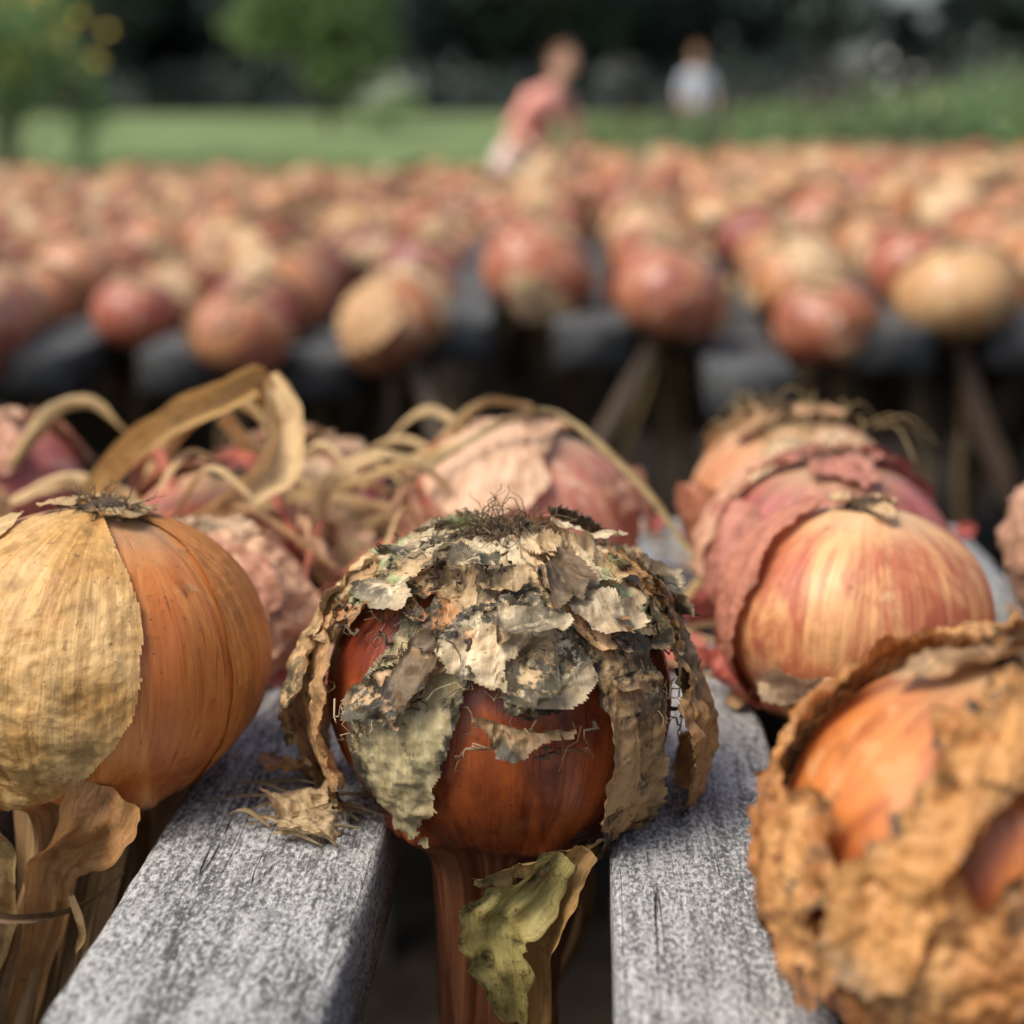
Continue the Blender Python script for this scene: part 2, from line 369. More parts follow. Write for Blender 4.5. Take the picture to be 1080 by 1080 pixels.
shell(g,p,holes,-math.pi,math.pi,.12,1.25,base=.0022,curl=.0032,cw=.05,crum=.0015,mold=1.,seed=12,res=.011,colf=capcol,rag=.7,crease=.7)
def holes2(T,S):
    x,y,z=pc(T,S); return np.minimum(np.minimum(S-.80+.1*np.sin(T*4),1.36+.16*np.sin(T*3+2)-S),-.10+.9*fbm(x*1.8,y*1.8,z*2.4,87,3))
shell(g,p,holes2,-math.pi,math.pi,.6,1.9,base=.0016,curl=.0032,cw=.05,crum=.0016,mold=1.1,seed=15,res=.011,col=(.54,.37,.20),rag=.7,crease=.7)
shell(g,p,ell(-.46,1.44,.31,.74,.10),-1.05,.1,.6,2.4,base=.0010,curl=.0012,cw=.05,crum=.0009,col=KHA,mold=.9,seed=21,res=.0105,rag=.6,crease=.5)
shell(g,p,ell(.78,1.60,.22,1.05,-.22),.2,1.4,.5,2.8,base=.0014,curl=.0030,cw=.06,crum=.0013,col=(.52,.35,.17),mold=.9,seed=25,res=.0105,rag=.6,crease=.6)
shell(g,p,ell(.15,1.03,.44,.22,.2),-.5,.8,.7,1.5,base=.0022,curl=.003,cw=.05,crum=.0014,col=CREAM,mold=1.2,seed=27,res=.0105,rag=.9,crease=.7)
shell(g,p,ell(-1.25,1.45,.22,.62,-.1),-1.75,-.8,.7,2.3,base=.002,curl=.003,cw=.07,crum=.0012,col=(.58,.36,.17),mold=.9,seed=29,res=.012,crease=.6)
shell(g,p,ell(-1.72,1.35,.42,.72,0.1),-2.3,-1.2,.5,2.3,base=.0020,curl=.002,cw=.06,crum=.0018,col=(.66,.46,.24),mold=.7,seed=33,res=.012,crease=.6,
      flare=lambda T,S:.0070*ss(S,1.0,1.9)*(.7+.5*pn(T*3,S*2,0,5)))
shell(g,p,ell(1.55,1.40,.46,.80,-.1),1.0,2.1,.5,2.5,base=.0020,curl=.002,cw=.06,crum=.0018,col=(.60,.35,.14),mold=.8,seed=37,res=.012,crease=.6,
      flare=lambda T,S:.0080*ss(S,1.1,2.0)*(.7+.6*pn(T*3,S*2,0,8)))
shell(g,p,ell(.62,2.38,.80,.13,-.22),-.3,1.5,2.0,2.8,base=.0012,curl=.004,cw=.06,crum=.0010,col=(.52,.38,.18),mold=.7,seed=39,res=.012,rag=.5,crease=.5)
rs=np.random.RandomState(4)
for i in range(26):
    tc=rs.uniform(-1.7,1.7) if i<20 else rs.uniform(1.9,4.3); sc=rs.uniform(.35,1.30); a=rs.uniform(.05,.22); b=rs.uniform(.04,.14)
    tilt=rs.uniform(-.002,.0040)
    a_=a/max(.3,math.sin(min(sc,1.5)))
    shell(g,p,ell(tc,sc,a_,b,rs.uniform(-1.5,1.5)),tc-a_*1.6-.1,tc+a_*1.6+.1,max(.12,sc-b*2.-.1),sc+b*2.+.1,base=.003+.0014*rs.rand(),curl=.0030,cw=.04,crum=.0012,
          col=[TAN,CREAM,(.66,.44,.25),BRN,(.2,.14,.08)][rs.randint(5)],mold=rs.uniform(.4,1.4),seed=100+i,res=.0105,flare=lambda T,S,t=tilt,q=sc,b=b:t*ss(S,q-b,q+b),rag=.7,crease=.6)
roots(g,p,280,.0115,.45,seed=3,r=.00024)
# fibrous mouldy shreds clinging along the torn edges
for i in range(150):
    tc=rs.uniform(-1.6,1.6); sc=rs.uniform(.35,1.5); n_=9; T_=tc+np.cumsum(rs.normal(0,.035,n_)); S_=sc+np.cumsum(rs.normal(.01,.03,n_))
    P_=opos(p,T_,np.clip(S_,.2,2.1),np.full(n_,.0042)+np.cumsum(rs.normal(.0001,.0006,n_)))
    if i%3==0: tube(g,P_,np.linspace(rs.uniform(.0003,.0007),.0001,n_),5,3,cap=False)
    else: tube(g,P_,np.linspace(rs.uniform(.00015,.0003),.00008,n_),4,1,cap=False,col=[(.55,.42,.24),(.3,.2,.1),(.7,.6,.4)][i%3],mold=.3)
hero=g.obj('onion',NEARM(sk_hero)); hero.location=(-.0205,.370,.8300); hero.rotation_euler=(math.radians(-3),math.radians(1),0)
g=Geo()
ribbon(g,[(.016,-.035,-.030),(.010,-.032,-.041),(.002,-.029,-.052),(.004,-.027,-.064),(.006,-.022,-.080)],[.004,.008,.0090,.007,.003],seed=4,twist=.7,cup=.4,col=(.46,.40,.15),mold=.8,rag=.3)
ribbon(g,[(.022,-.031,-.030),(.016,-.030,-.040),(.013,-.027,-.053),(.014,-.024,-.076),(.012,-.02,-.11)],[.003,.005,.006,.0045,.003],seed=9,twist=1.,cup=.8,col=(.52,.32,.13),mold=.3)
o=g.obj('dry_leaf',[M_paper],parent=hero)

# --- left onion (golden)
sk_gold=skin_mat('onion_skin_golden',(.68,.26,.065),(.50,.14,.03),(.64,.38,.16),(.58,.38,.18),patch=.10,rough=.33,seed=4.,veins=.6,fs=.28)
g=Geo(); p=dict(R=.0430,seed=9,bend=(-.08,-.04),neck=1.25,H=.87)
onion_body(g,p,220,190)
def goldcol(T,S):
    x,y,z=pc(T,S); a=ss(fbm(x*1.6,y*1.6,z*1.2,91,4),-.4,.5)[...,None]; e=ss(S,1.5,2.5)[...,None]
    c=np.array((.74,.50,.22))*a+np.array((.62,.36,.12))*(1-a); return c*(1-.5*e)+np.array((.45,.36,.16))*.5*e
shell(g,p,ell(-.42,1.25,.95,1.32,.16),-1.7,.8,.14,2.8,base=.0001,curl=.0005,cw=.03,crum=.00040,colf=goldcol,mold=.10,seed=5,res=.011,rag=.16,crease=.45)
shell(g,p,ell(2.15,1.45,1.05,1.9,.0),.8,3.4,.14,2.75,base=.0001,curl=.0006,cw=.03,crum=.00014,col=(.68,.28,.075),mold=.08,seed=8,res=.013,rag=.10,crease=.2)
shell(g,p,ell(-1.3,.9,.5,.5,.4),-2.0,-.6,.3,1.6,base=.0008,curl=.0007,cw=.03,crum=.0004,col=(.74,.53,.26),mold=.15,seed=7,res=.013,rag=.5,crease=.4)
shell(g,p,lambda T,S:np.minimum(S-.12,.28+.05*np.sin(T*3)-S),-math.pi,math.pi,.12,.7,base=.0005,curl=.0012,cw=.05,crum=.0006,col=(.62,.44,.22),mold=.4,seed=14,res=.012,rag=.6,crease=.5)
roots(g,p,110,.008,.25,seed=8)
ribbon(g,[(-.024,-.032,-.026),(-.020,-.030,-.038),(-.016,-.024,-.050),(-.018,-.018,-.068),(-.026,-.016,-.10)],[.007,.009,.006,.006,.005],seed=3,twist=.4,cup=.5,col=(.68,.48,.22),mold=.25,mat=1)
ribbon(g,[(.014,-.032,-.026),(.008,-.030,-.038),(-.002,-.024,-.050),(-.006,-.020,-.070),(-.014,-.018,-.11)],[.009,.009,.006,.005,.003],seed=6,twist=-.4,cup=.5,col=(.62,.34,.14),mold=.25,mat=1)
ribbon(g,[(-.036,-.018,-.030),(-.034,-.022,-.044),(-.030,-.020,-.058),(-.026,-.02,-.066)],[.002,.005,.004,.0015],seed=13,twist=1.2,cup=.8,col=(.60,.44,.2),mold=.4,mat=1)
ribbon(g,[(-.032,-.020,-.056),(-.014,-.030,-.062),(.004,-.026,-.060),(.012,-.012,-.056)],[.0008,.0013,.0014,.0008],seed=16,twist=2,cup=.4,col=(.24,.15,.08),mold=.6,mat=1)
ribbon(g,[(.004,-.028,-.056),(.008,-.03,-.064),(.006,-.028,-.072),(.009,-.026,-.080)],[.0008,.0014,.0012,.0006],seed=17,twist=2,cup=.4,col=(.34,.24,.12),mold=.4,mat=1)
gold=g.obj('onion',NEARM(sk_gold)); gold.location=(-.122,.372,.8385); gold.rotation_euler=(math.radians(-3),math.radians(5),0)

# --- generic near onions
def near_onion(loc,R,seed,A,B,paper,top=(.50,.36,.20),patch=.4,H=.88,nsh=4,cols=None,rot=(0,0,0),nroot=50,neck=1.2,mold=.3,rl=.009,res=.02,extra=None,rough=.36,size=(.3,.9),fs=.35):
    sk=skin_mat('onion_skin_%d'%seed,A,B,paper,(.36,.22,.11),patch=patch,rough=rough,seed=float(seed),top=top,fs=fs)
    g=Geo(); p=dict(R=R,seed=seed,bend=(random.uniform(-.1,.1),random.uniform(-.1,.1)),neck=neck,H=H)
    onion_body(g,p,150,130)
    if nsh: rand_shells(g,p,nsh,cols or [paper],seed,mold,res,size=size)
    if extra: extra(g,p)
    roots(g,p,nroot,rl,.4,seed=seed)
    o=g.obj('onion',NEARM(sk)); o.location=loc; o.rotation_euler=[math.radians(a) for a in rot]; return o
def topskin(col,seed,s1=.6,curl=.003):
    return lambda g,p: shell(g,p,lambda T,S:np.minimum(S-.12,s1+.15*np.sin(T*3+seed)+.1*np.sin(T*5+1)-S),-math.pi,math.pi,.12,s1+.5,base=.0006,curl=curl,cw=.06,crum=.0009,col=col,mold=.35,seed=seed,res=.016,rag=.7,crease=.5)
def brfold(g,p):
    topskin((.60,.38,.20),5,.30,.002)(g,p)
    def hb(T,S):
        x,y,z=pc(T,S); return np.minimum(np.minimum(S-.15,2.5-S),.10+.9*fbm(x*1.3,y*1.3,z*1.0,57,4))
    def hc(T,S):
        x,y,z=pc(T,S); a=ss(fbm(x*2,y*2,z*1.4,93,4),-.4,.5)[...,None]; return np.array((.70,.38,.15))*a+np.array((.46,.20,.06))*(1-a)
    shell(g,p,hb,-math.pi,math.pi,.15,2.6,base=.0006,curl=.0024,cw=.05,crum=.0018,colf=hc,mold=.8,seed=61,res=.013,rag=.8,crease=.9)
    shell(g,p,ell(.9,1.2,.35,.8,.2),.2,1.7,.3,2.5,base=.002,curl=.003,cw=.06,crum=.0016,col=(.74,.46,.2),mold=.7,seed=66,res=.013,rag=.8,crease=.8)
    shell(g,p,ell(-.35,1.2,.16,.9,.35),-1.,.4,.2,2.3,base=.002,curl=.003,cw=.06,crum=.0016,col=(.62,.32,.11),mold=.7,seed=67,res=.013,rag=.8,crease=.8)
    shell(g,p,ell(.1,2.25,.5,.28,.0),-.7,1.1,1.6,2.8,base=.002,curl=.006,cw=.08,crum=.0015,col=(.70,.42,.18),mold=.6,seed=63,res=.015,rag=.8,crease=.7)
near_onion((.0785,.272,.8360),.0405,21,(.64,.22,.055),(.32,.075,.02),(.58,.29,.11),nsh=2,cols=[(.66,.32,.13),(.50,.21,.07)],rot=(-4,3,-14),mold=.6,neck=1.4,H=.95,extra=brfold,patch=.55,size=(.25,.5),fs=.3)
def flap_right(g,p):
    shell(g,p,ell(-.50,1.85,.34,.17,-.1),-1.,-.05,1.5,2.2,base=.002,curl=.0035,cw=.06,crum=.0008,col=(.80,.60,.40),mold=.05,seed=71,res=.014,rag=.4,crease=.3)
    topskin((.70,.50,.29),7,.22,.0012)(g,p)
    shell(g,p,ell(.95,1.9,.55,.45,.3),.3,1.7,1.2,2.5,base=.001,curl=.003,cw=.06,crum=.0014,col=(.54,.19,.13),mold=.6,seed=73,res=.014,rag=.8,crease=.7)
    shell(g,p,ell(-1.7,1.3,.7,1.1,.1),-2.6,-.8,.3,2.5,base=.0006,curl=.002,cw=.05,crum=.0008,col=(.56,.24,.16),mold=.2,seed=74,res=.016,rag=.4,crease=.4)
near_onion((.0795,.440,.8285),.0382,31,(.72,.38,.16),(.42,.11,.055),(.68,.46,.24),top=(.76,.52,.28),nsh=0,rot=(-3,2,0),extra=flap_right,patch=.05,nroot=110,rl=.0045,mold=.2,fs=.6,rough=.4)
near_onion((.0800,.503,.8270),.0400,33,(.46,.15,.12),(.27,.06,.06),(.58,.33,.24),nsh=6,cols=[(.56,.25,.19),(.46,.17,.15),(.66,.38,.25)],rot=(2,-4,30),extra=topskin((.54,.24,.18),9,.45,.003),patch=.35,mold=.3,rough=.45)
near_onion((.0770,.580,.8290),.0385,35,(.66,.38,.19),(.48,.18,.08),(.74,.56,.36),nsh=5,cols=[(.76,.58,.36),(.54,.23,.14),(.74,.54,.3)],rot=(0,-6,10),extra=topskin((.60,.36,.20),11,.4,.003),patch=.5,nroot=130,rl=.016,mold=.4,rough=.45)
near_onion((-.0225,.548,.8270),.0410,37,(.64,.32,.21),(.48,.16,.11),(.74,.50,.36),nsh=7,cols=[(.68,.39,.27),(.56,.25,.17),(.74,.50,.34)],rot=(-2,3,0),extra=topskin((.66,.42,.27),13,.35,.003),patch=.4,mold=.25,rough=.45)
near_onion((-.0215,.466,.8180),.0300,38,(.66,.32,.14),(.46,.13,.08),(.7,.48,.36),nsh=3,rot=(-2,3,0),patch=.4)
near_onion((-.1180,.468,.8150),.0330,39,(.66,.38,.24),(.50,.21,.14),(.74,.56,.40),nsh=6,cols=[(.76,.54,.37),(.68,.42,.27),(.56,.28,.18)],rot=(8,-8,0),extra=topskin((.70,.50,.33),15,.5,.004),patch=.6,mold=.25)
near_onion((-.1100,.585,.8180),.0370,41,(.38,.09,.09),(.20,.03,.04),(.5,.28,.18),nsh=4,cols=[(.44,.15,.13),(.64,.46,.29)],rot=(0,5,0),extra=topskin((.56,.36,.23),17,.4,.004),patch=.3,mold=.3)
near_onion((-.1280,.530,.8200),.0340,42,(.54,.22,.13),(.32,.07,.05),(.6,.36,.24),nsh=4,rot=(0,5,0),patch=.4)
near_onion((-.2330,.590,.8240),.0380,43,(.46,.15,.12),(.32,.08,.07),(.6,.35,.25),nsh=4,cols=[(.6,.33,.22)],extra=topskin((.6,.38,.25),19,.4,.003),patch=.4)
near_onion((-.2300,.500,.8250),.0390,45,(.62,.26,.09),(.44,.12,.04),(.62,.38,.18),nsh=4,patch=.3)
near_onion((-.2310,.405,.8270),.0400,46,(.58,.21,.10),(.40,.1,.04),(.62,.38,.18),nsh=4,patch=.3)
near_onion((.1850,.420,.8270),.0400,47,(.64,.27,.10),(.44,.12,.04),(.62,.38,.18),nsh=4,patch=.3)
near_onion((.1840,.520,.8270),.0390,49,(.44,.14,.13),(.29,.06,.06),(.6,.36,.25),nsh=4,patch=.3)
near_onion((.1840,.330,.8270),.0390,51,(.64,.23,.08),(.40,.1,.03),(.6,.35,.23),nsh=4,patch=.3)

# ------------------------------------------------------------------ slats
def slat_geo(g,x0,x1,y0,y1,z1,th,ny=120,seed=0,wob=.0008):
    w=x1-x0; b=min(.0028,w*.1)
    cs=[(x0,-th),(x0,-b),(x0+b*.3,-b*.3),(x0+b,0)]+[(x0+w*q,0) for q in (.2,.35,.5,.65,.8)]+[(x1-b,0),(x1-b*.3,-b*.3),(x1,-b),(x1,-th)]
    cs=np.array(cs); K=len(cs); ys=np.linspace(y0,y1,ny)
    V=np.zeros((ny,K,3))
    for j in range(K):
        edge=1. if (j in(2,3,9,10)) else .35
        V[:,j,0]=cs[j,0]+wob*edge*fbm(ys*22,j*.7,seed,seed,4)+.0012*pn(ys*3,seed*1.7,0,seed)
        V[:,j,2]=z1+cs[j,1]+wob*edge*fbm(ys*26,j*.9+7,seed,seed+2,4)+.0012*pn(ys*2.2,seed*2.7,4,seed)
        V[:,j,1]=ys
        V[0,j,1]+=.0025*float(pn(j*.9,seed,0)); V[-1,j,1]+=.0025*float(pn(j*.9,seed,9))
    F=grid_faces(ny,K).tolist()
    F+= [[i*K, i*K+K-1,(i+1)*K+K-1,(i+1)*K] for i in range(ny-1)]
    F+=[list(range(K)),[ (ny-1)*K+j for j in range(K)][::-1]]
    g.add(V.reshape(-1,3),F,0)
def box(g,x0,x1,y0,y1,z0,z1,mat=0,b=.003,seed=0):
    def ring(z,i): return [(x0+i,y0+b,z),(x0+b,y0+i,z),(x1-b,y0+i,z),(x1-i,y0+b,z),(x1-i,y1-b,z),(x1-b,y1-i,z),(x0+b,y1-i,z),(x0+i,y1-b,z)]
    V=ring(z0,b)+ring(z0+b,0)+ring(z1-b,0)+ring(z1,b); F=[]
    for k in range(3):
        for j in range(8): F.append((k*8+j,k*8+(j+1)%8,(k+1)*8+(j+1)%8,(k+1)*8+j))
    F.append(tuple(range(8))[::-1]); F.append(tuple(24+j for j in range(8)))
    g.add(V,F,mat)
bench=empty('slatted_drying_bench')
slx=[(-.420,-.372),(-.315,-.262),(-.207,-.156),(-.102,-.0475),(.0075,.0515),(.106,.158),(.211,.262),(.316,.37)]
for i,(a,b) in enumerate(slx):
    g=Geo(); slat_geo(g,a,b,-.35,[.66,.655,.662,.65,.657,.652,.66,.655][i],.800,.026,ny=500,seed=i+1,wob=.0013)
    g.obj('slat_%d'%(i+1),[M_wood],parent=bench)
g=Geo()
for y in (-.28,.56): box(g,-.45,.42,y,y+.045,.700,.7725)
for x in (-.43,.35):
    for y in (-.233,.513): box(g,x,x+.045,y,y+.045,-.02,.769)
g.obj('frame',[M_beam],parent=bench,smooth=False)

# far benches
sl_me={}
def slat_inst(parent,i,x,y0,z,L,tilt,w=.066):
    key=(i%4,round(L,2))
    if key not in sl_me:
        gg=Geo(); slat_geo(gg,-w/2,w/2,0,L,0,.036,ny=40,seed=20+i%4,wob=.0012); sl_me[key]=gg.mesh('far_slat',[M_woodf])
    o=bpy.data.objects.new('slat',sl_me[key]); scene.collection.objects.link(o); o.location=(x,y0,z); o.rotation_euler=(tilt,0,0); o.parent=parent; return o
TABS=[(1.30,2.50),(2.65,3.75)]
def zslat(side,ti,y):
    if ti==0: return (.774+.020*(y-1.3)) if side<0 else (.802+.036*(y-1.3))
    return .798 if side<0 else .846
for ti,(y0,y1) in enumerate(TABS):
    for side in (-1,1):
        bn=empty('slatted_drying_bench'); z=zslat(side,ti,y0); sl=(zslat(side,ti,y1)-z)/(y1-y0); tilt=math.atan(sl)
        xs=[.008+.12*k for k in (range(-1,30) if side>0 else range(-29,-1))]
        xs=[x for x in xs if abs(x)<.42*y1+.55]
        for i,x in enumerate(xs):
            dz=0;dy=0
            if ti==0 and abs(x-.128)<.01: dz=-.024;dy=-.075
            slat_inst(bn,random.randrange(4),x+random.uniform(-.004,.004),y0+dy+random.uniform(-.02,.02),z+dz+random.uniform(-.003,.003),y1-y0,tilt)
        g=Geo(); xa,xb=min(xs)-.04,max(xs)+.04
        for y in (y0+.30,y1-.2): box(g,xa,xb,y,y+.045,zslat(side,ti,y)-.16,zslat(side,ti,y)-.064)
        n=max(2,int((xb-xa)/.9)+1)
        for q in np.linspace(xa+.03,xb-.08,n):
            for y in (y0+.346,y1-.246): box(g,q,q+.05,y,y+.045,-.02,zslat(side,ti,y)-.066)
        g.obj('frame',[M_beam],parent=bn,smooth=False)

# ------------------------------------------------------------------ far onions (instanced)
rA=[(0,(.28,.07,.06)),(.2,(.48,.18,.09)),(.4,(.42,.13,.085)),(.6,(.56,.27,.12)),(.8,(.52,.23,.13)),(1,(.64,.41,.23))]
rB=[(0,(.14,.028,.03)),(.25,(.30,.085,.045)),(.5,(.24,.055,.042)),(.75,(.37,.14,.055)),(1,(.44,.23,.11))]
rA2=[(0,(.48,.17,.08)),(.4,(.58,.29,.12)),(.7,(.62,.38,.18)),(1,(.68,.49,.27))]
rB2=[(0,(.27,.07,.035)),(.5,(.40,.16,.055)),(1,(.48,.28,.12))]
mred=skin_mat('onion_skin_red_mixed',None,None,(.70,.50,.33),(.10,.065,.035),patch=.36,rough=.30,rand=(rA,rB),top=(.52,.34,.21))
mgold=skin_mat('onion_skin_gold_mixed',None,None,(.74,.57,.35),(.11,.07,.04),patch=.40,rough=.31,rand=(rA2,rB2),top=(.60,.45,.26))
variants=[]
for k in range(8):
    g=Geo(); R=.045*random.uniform(.93,1.08); p=dict(R=R,seed=60+k*3,bend=(random.uniform(-.25,.25),random.uniform(-.25,.25)),neck=random.uniform(.45,.75),H=random.uniform(.80,.95))
    onion_body(g,p,48,52)
    rand_shells(g,p,3,[(.74,.55,.34),(.52,.24,.15),(.64,.40,.21),(.40,.15,.10)],200+k,.3,.05,curl=.005)
    shell(g,p,lambda T,S:np.minimum(S-.12,.34+.15*np.sin(T*3+k)-S),-math.pi,math.pi,.12,.9,base=.001,curl=.004,cw=.08,crum=.001,col=(.62,.45,.26),mold=.3,seed=k+300,res=.05)
    roots(g,p,24,.012,.5,seed=k,r=.0004)
    for q in range(2):
        a=random.uniform(0,6.28); c,s_=math.cos(a)*.005,math.sin(a)*.005
        L=random.uniform(.08,.2)
        ribbon(g,[(c,s_,-.045),(c*1.5,s_*1.5,-.09),(c*2.2+random.uniform(-.01,.01),s_*2,-.09-L*.5),(c*2,s_*2.6,-.09-L)],[.003,.005,.005,.002],seed=k*3+q,twist=random.uniform(-3,3),cup=.6,n=16,col=random.choice([(.20,.14,.07),(.17,.11,.06),(.28,.21,.10)]),mold=.3,mat=1)
    variants.append([g.mesh('onion_var',NEARM(mm)) for mm in (mred,mgold)])
crop=empty('onion_crop')
cnt=0
def crop_onion(x,y,z,sc,rot,pg):
    global cnt
    me=random.choice(variants)[1 if random.random()<pg else 0]
    o=bpy.data.objects.new('crop_onion',me); scene.collection.objects.link(o); o.parent=crop
    o.location=(x,y,z); o.scale=(sc,)*3; o.rotation_euler=rot; cnt+=1
for ti,(y0,y1) in enumerate(TABS):
    for k in range(-29,30):
        x=.068+.12*(k-1); side=1 if x>-.1 else -1
        if abs(x+.0482*y1)>.38*y1+.25: continue
        y=y0+random.uniform(.02,.05)+(.08 if (ti==0 and abs(x+.052)<.02) else 0)
        if ti==0 and x<-.1: y-=.015
        while y<y1-.02:
            z=zslat(side,ti,y)+.023
            dz=-.022 if (ti==0 and y<1.40 and abs(x-.188)<.02) else 0
            pg=float(.14+.55*ss(x,-.3,.6)+.3*ss(y,2,3.4))
            if random.random()>.05:
                sc=random.uniform(.84,1.15)
                crop_onion(x+random.uniform(-.010,.010),y,z+dz+(sc-1)*.03+random.uniform(-.004,.006),sc,(random.gauss(0,.2),random.gauss(0,.2),random.uniform(0,6.28)),pg)
            y+=random.uniform(.080,.104)
        y=y0+.36+random.uniform(0,.3)
        while y<y1-.08:
            if random.random()<.42:
                crop_onion(x+.06+random.uniform(-.012,.012),y,zslat(side,ti,y)+.032,random.uniform(.75,.95),(random.choice([-1.4,1.4])+random.gauss(0,.3),random.gauss(0,.2),random.uniform(0,6.28)),pg)
            y+=random.uniform(.10,.22)
print('far onions',cnt)

# ------------------------------------------------------------------ scraps & dried leaves on near bench
def scrap(g,c,size,rot,seed,col,curv=1.2,mold=.3,n=44,asp=1.):
    q=np.linspace(-1.2,1.2,n); U,V=np.meshgrid(q,q,indexing='ij')
    f=1-np.sqrt(U**2+V**2)+.28*fbm(U*1.4,V*1.4,seed,seed,4)
    X=U*size*asp; Y=V*size
    Z=size*(.45*curv*(U*U)-.2*curv*V*V*float(np.sign(pn(seed*.37,0,0)))+.20*fbm(U*1.6,V*1.6,seed*1.3,seed+3,4))
    P=np.stack([X*(1-.18*curv*U*U),Y,Z],-1).reshape(-1,3)
    R=np.array(Euler(rot).to_matrix()); P=P@R.T+np.array(c)
    F=grid_faces(n,n,False,f>0)
    sv=np.stack([U*.35,V*0+seed,V],-1).reshape(-1,3)
    P2,F2,s2,e2=compact(P,F,sv,f.ravel())
    g.add(P2,F2,0,sv=s2,ed=e2,mold=mold,col=col)
g=Geo()
rs=np.random.RandomState(9)
RED=(.42,.09,.08); PK=(.72,.44,.31)
S=[((-.070,.352,.8035),.010,(.1,.2,.5),TAN,.6),((-.064,.340,.8030),.008,(.3,-.1,1.5),(.5,.38,.22),.7),((-.074,.372,.804),.011,(.5,.2,2.5),BRN,.6),
   ((.047,.468,.812),.016,(1.1,.2,.4),RED,.15),((.036,.500,.806),.015,(.3,.5,2.),(.55,.17,.13),.1),((.030,.470,.803),.010,(.1,-.3,1.),(.45,.14,.1),.2),((.050,.435,.8035),.009,(.1,.1,2.2),(.45,.28,.13),.5),
   ((.044,.440,.806),.013,(.5,-.2,.9),(.46,.13,.10),.3),
   ((.020,.53,.803),.009,(.1,.1,.2),TAN,.3),((-.074,.455,.806),.016,(.4,.2,.2),PK,.2),((-.060,.475,.810),.015,(.8,.3,1.2),(.5,.15,.12),.2),((-.072,.50,.812),.020,(.6,-.4,.6),TAN,.2),
   ((-.055,.52,.815),.020,(.9,.3,2.),PK,.1),((-.085,.53,.82),.018,(.5,.5,.6),(.62,.38,.25),.2),((-.068,.56,.812),.018,(.3,.5,1.6),(.74,.52,.32),.2),((-.078,.425,.805),.014,(.2,.3,1.),(.48,.11,.1),.15),
   ((-.066,.440,.804),.011,(.2,.0,3.),(.62,.26,.2),.15),((-.09,.49,.828),.016,(1.,.5,1.6),(.7,.46,.3),.15),((.105,.345,.806),.008,(.1,.2,.5),TAN,.5),((.0515,.325,.800),.006,(1.2,.2,.5),(.62,.50,.18),.3)]
for i,(c,sz,ro,co,mo) in enumerate(S): scrap(g,c,sz,ro,i+2,co,mold=mo,curv=.9+.5*rs.rand(),asp=rs.uniform(.7,1.2))
for i in range(60):
    xx=rs.choice([rs.uniform(-.10,-.05),rs.uniform(.01,.05),rs.uniform(.11,.155),rs.uniform(-.205,-.16)]); yy=rs.uniform(.42,.64)
    scrap(g,(xx,yy,.8025),rs.uniform(.002,.006),(rs.normal(0,.3),rs.normal(0,.3),rs.uniform(0,6)),i+40,[TAN,PK,RED,BRN][rs.randint(4)],n=14,mold=.2)
g.obj('onion_skin_scraps',[M_paper])

g=Geo(); STR=(.62,.45,.23); ST2=(.72,.53,.28)
ribbon(g,[(-.165,.50,.835),(-.150,.505,.856),(-.125,.51,.874),(-.108,.515,.882),(-.103,.51,.872)],[.004,.0050,.0055,.005,.002],seed=3,twist=1.6,cup=1.5,col=(.62,.42,.18),mold=.4,side=(0,1,1))
ribbon(g,[(-.104,.512,.884),(-.100,.505,.872),(-.101,.498,.858),(-.112,.492,.848),(-.130,.488,.838),(-.150,.48,.828)],[.002,.006,.0070,.005,.004,.003],seed=5,twist=-1.3,cup=1.1,col=(.74,.55,.30),mold=.2)
ribbon(g,[(-.125,.53,.868),(-.118,.535,.858),(-.105,.54,.846),(-.09,.54,.838),(-.07,.545,.832)],[.003,.004,.004,.003,.002],seed=7,twist=1.5,cup=.8,col=ST2,mold=.1)
ribbon(g,[(-.135,.50,.838),(-.11,.51,.842),(-.085,.52,.846),(-.06,.53,.853),(-.04,.535,.858)],[.003,.0035,.0035,.003,.002],seed=8,twist=1.,cup=.8,col=(.58,.40,.18),mold=.2)
ribbon(g,[(-.07,.515,.842),(-.045,.52,.857),(-.022,.525,.868),(-.008,.525,.867),(.015,.515,.850),(.032,.505,.832),(.045,.49,.816)],[.0010,.0013,.0015,.0015,.0014,.0012,.0008],seed=9,twist=5.,cup=1.2,col=(.48,.38,.20),mold=.5,n=110)
ribbon(g,[(-.20,.52,.838),(-.18,.525,.846),(-.16,.53,.838),(-.14,.53,.825)],[.002,.004,.003,.002],seed=11,twist=1.,cup=.8,col=ST2,mold=.1)
# upright curling tops
ribbon(g,[(-.160,.54,.83),(-.150,.545,.852),(-.132,.55,.866),(-.118,.55,.862),(-.112,.545,.850)],[.003,.004,.004,.003,.0015],seed=31,twist=2,cup=1.,col=(.56,.38,.17),mold=.4)
ribbon(g,[(-.09,.50,.83),(-.088,.505,.848),(-.075,.51,.858),(-.058,.515,.856),(-.045,.515,.846)],[.003,.0035,.003,.0025,.0015],seed=32,twist=-2,cup=1.,col=(.66,.48,.25),mold=.3)
ribbon(g,[(-.215,.56,.84),(-.20,.565,.858),(-.185,.57,.862),(-.172,.57,.852)],[.002,.0035,.003,.0015],seed=33,twist=2,cup=1.,col=(.5,.36,.17),mold=.4)
ribbon(g,[(-.062,.56,.83),(-.05,.565,.852),(-.036,.57,.864),(-.02,.575,.862)],[.002,.003,.0025,.0012],seed=34,twist=2.5,cup=1.,col=(.5,.36,.17),mold=.4)
ribbon(g,[(.030,.50,.806),(.040,.50,.818),(.052,.495,.822),(.060,.49,.814)],[.0015,.0022,.002,.001],seed=35,twist=2.,cup=1.,col=(.5,.36,.17),mold=.4)
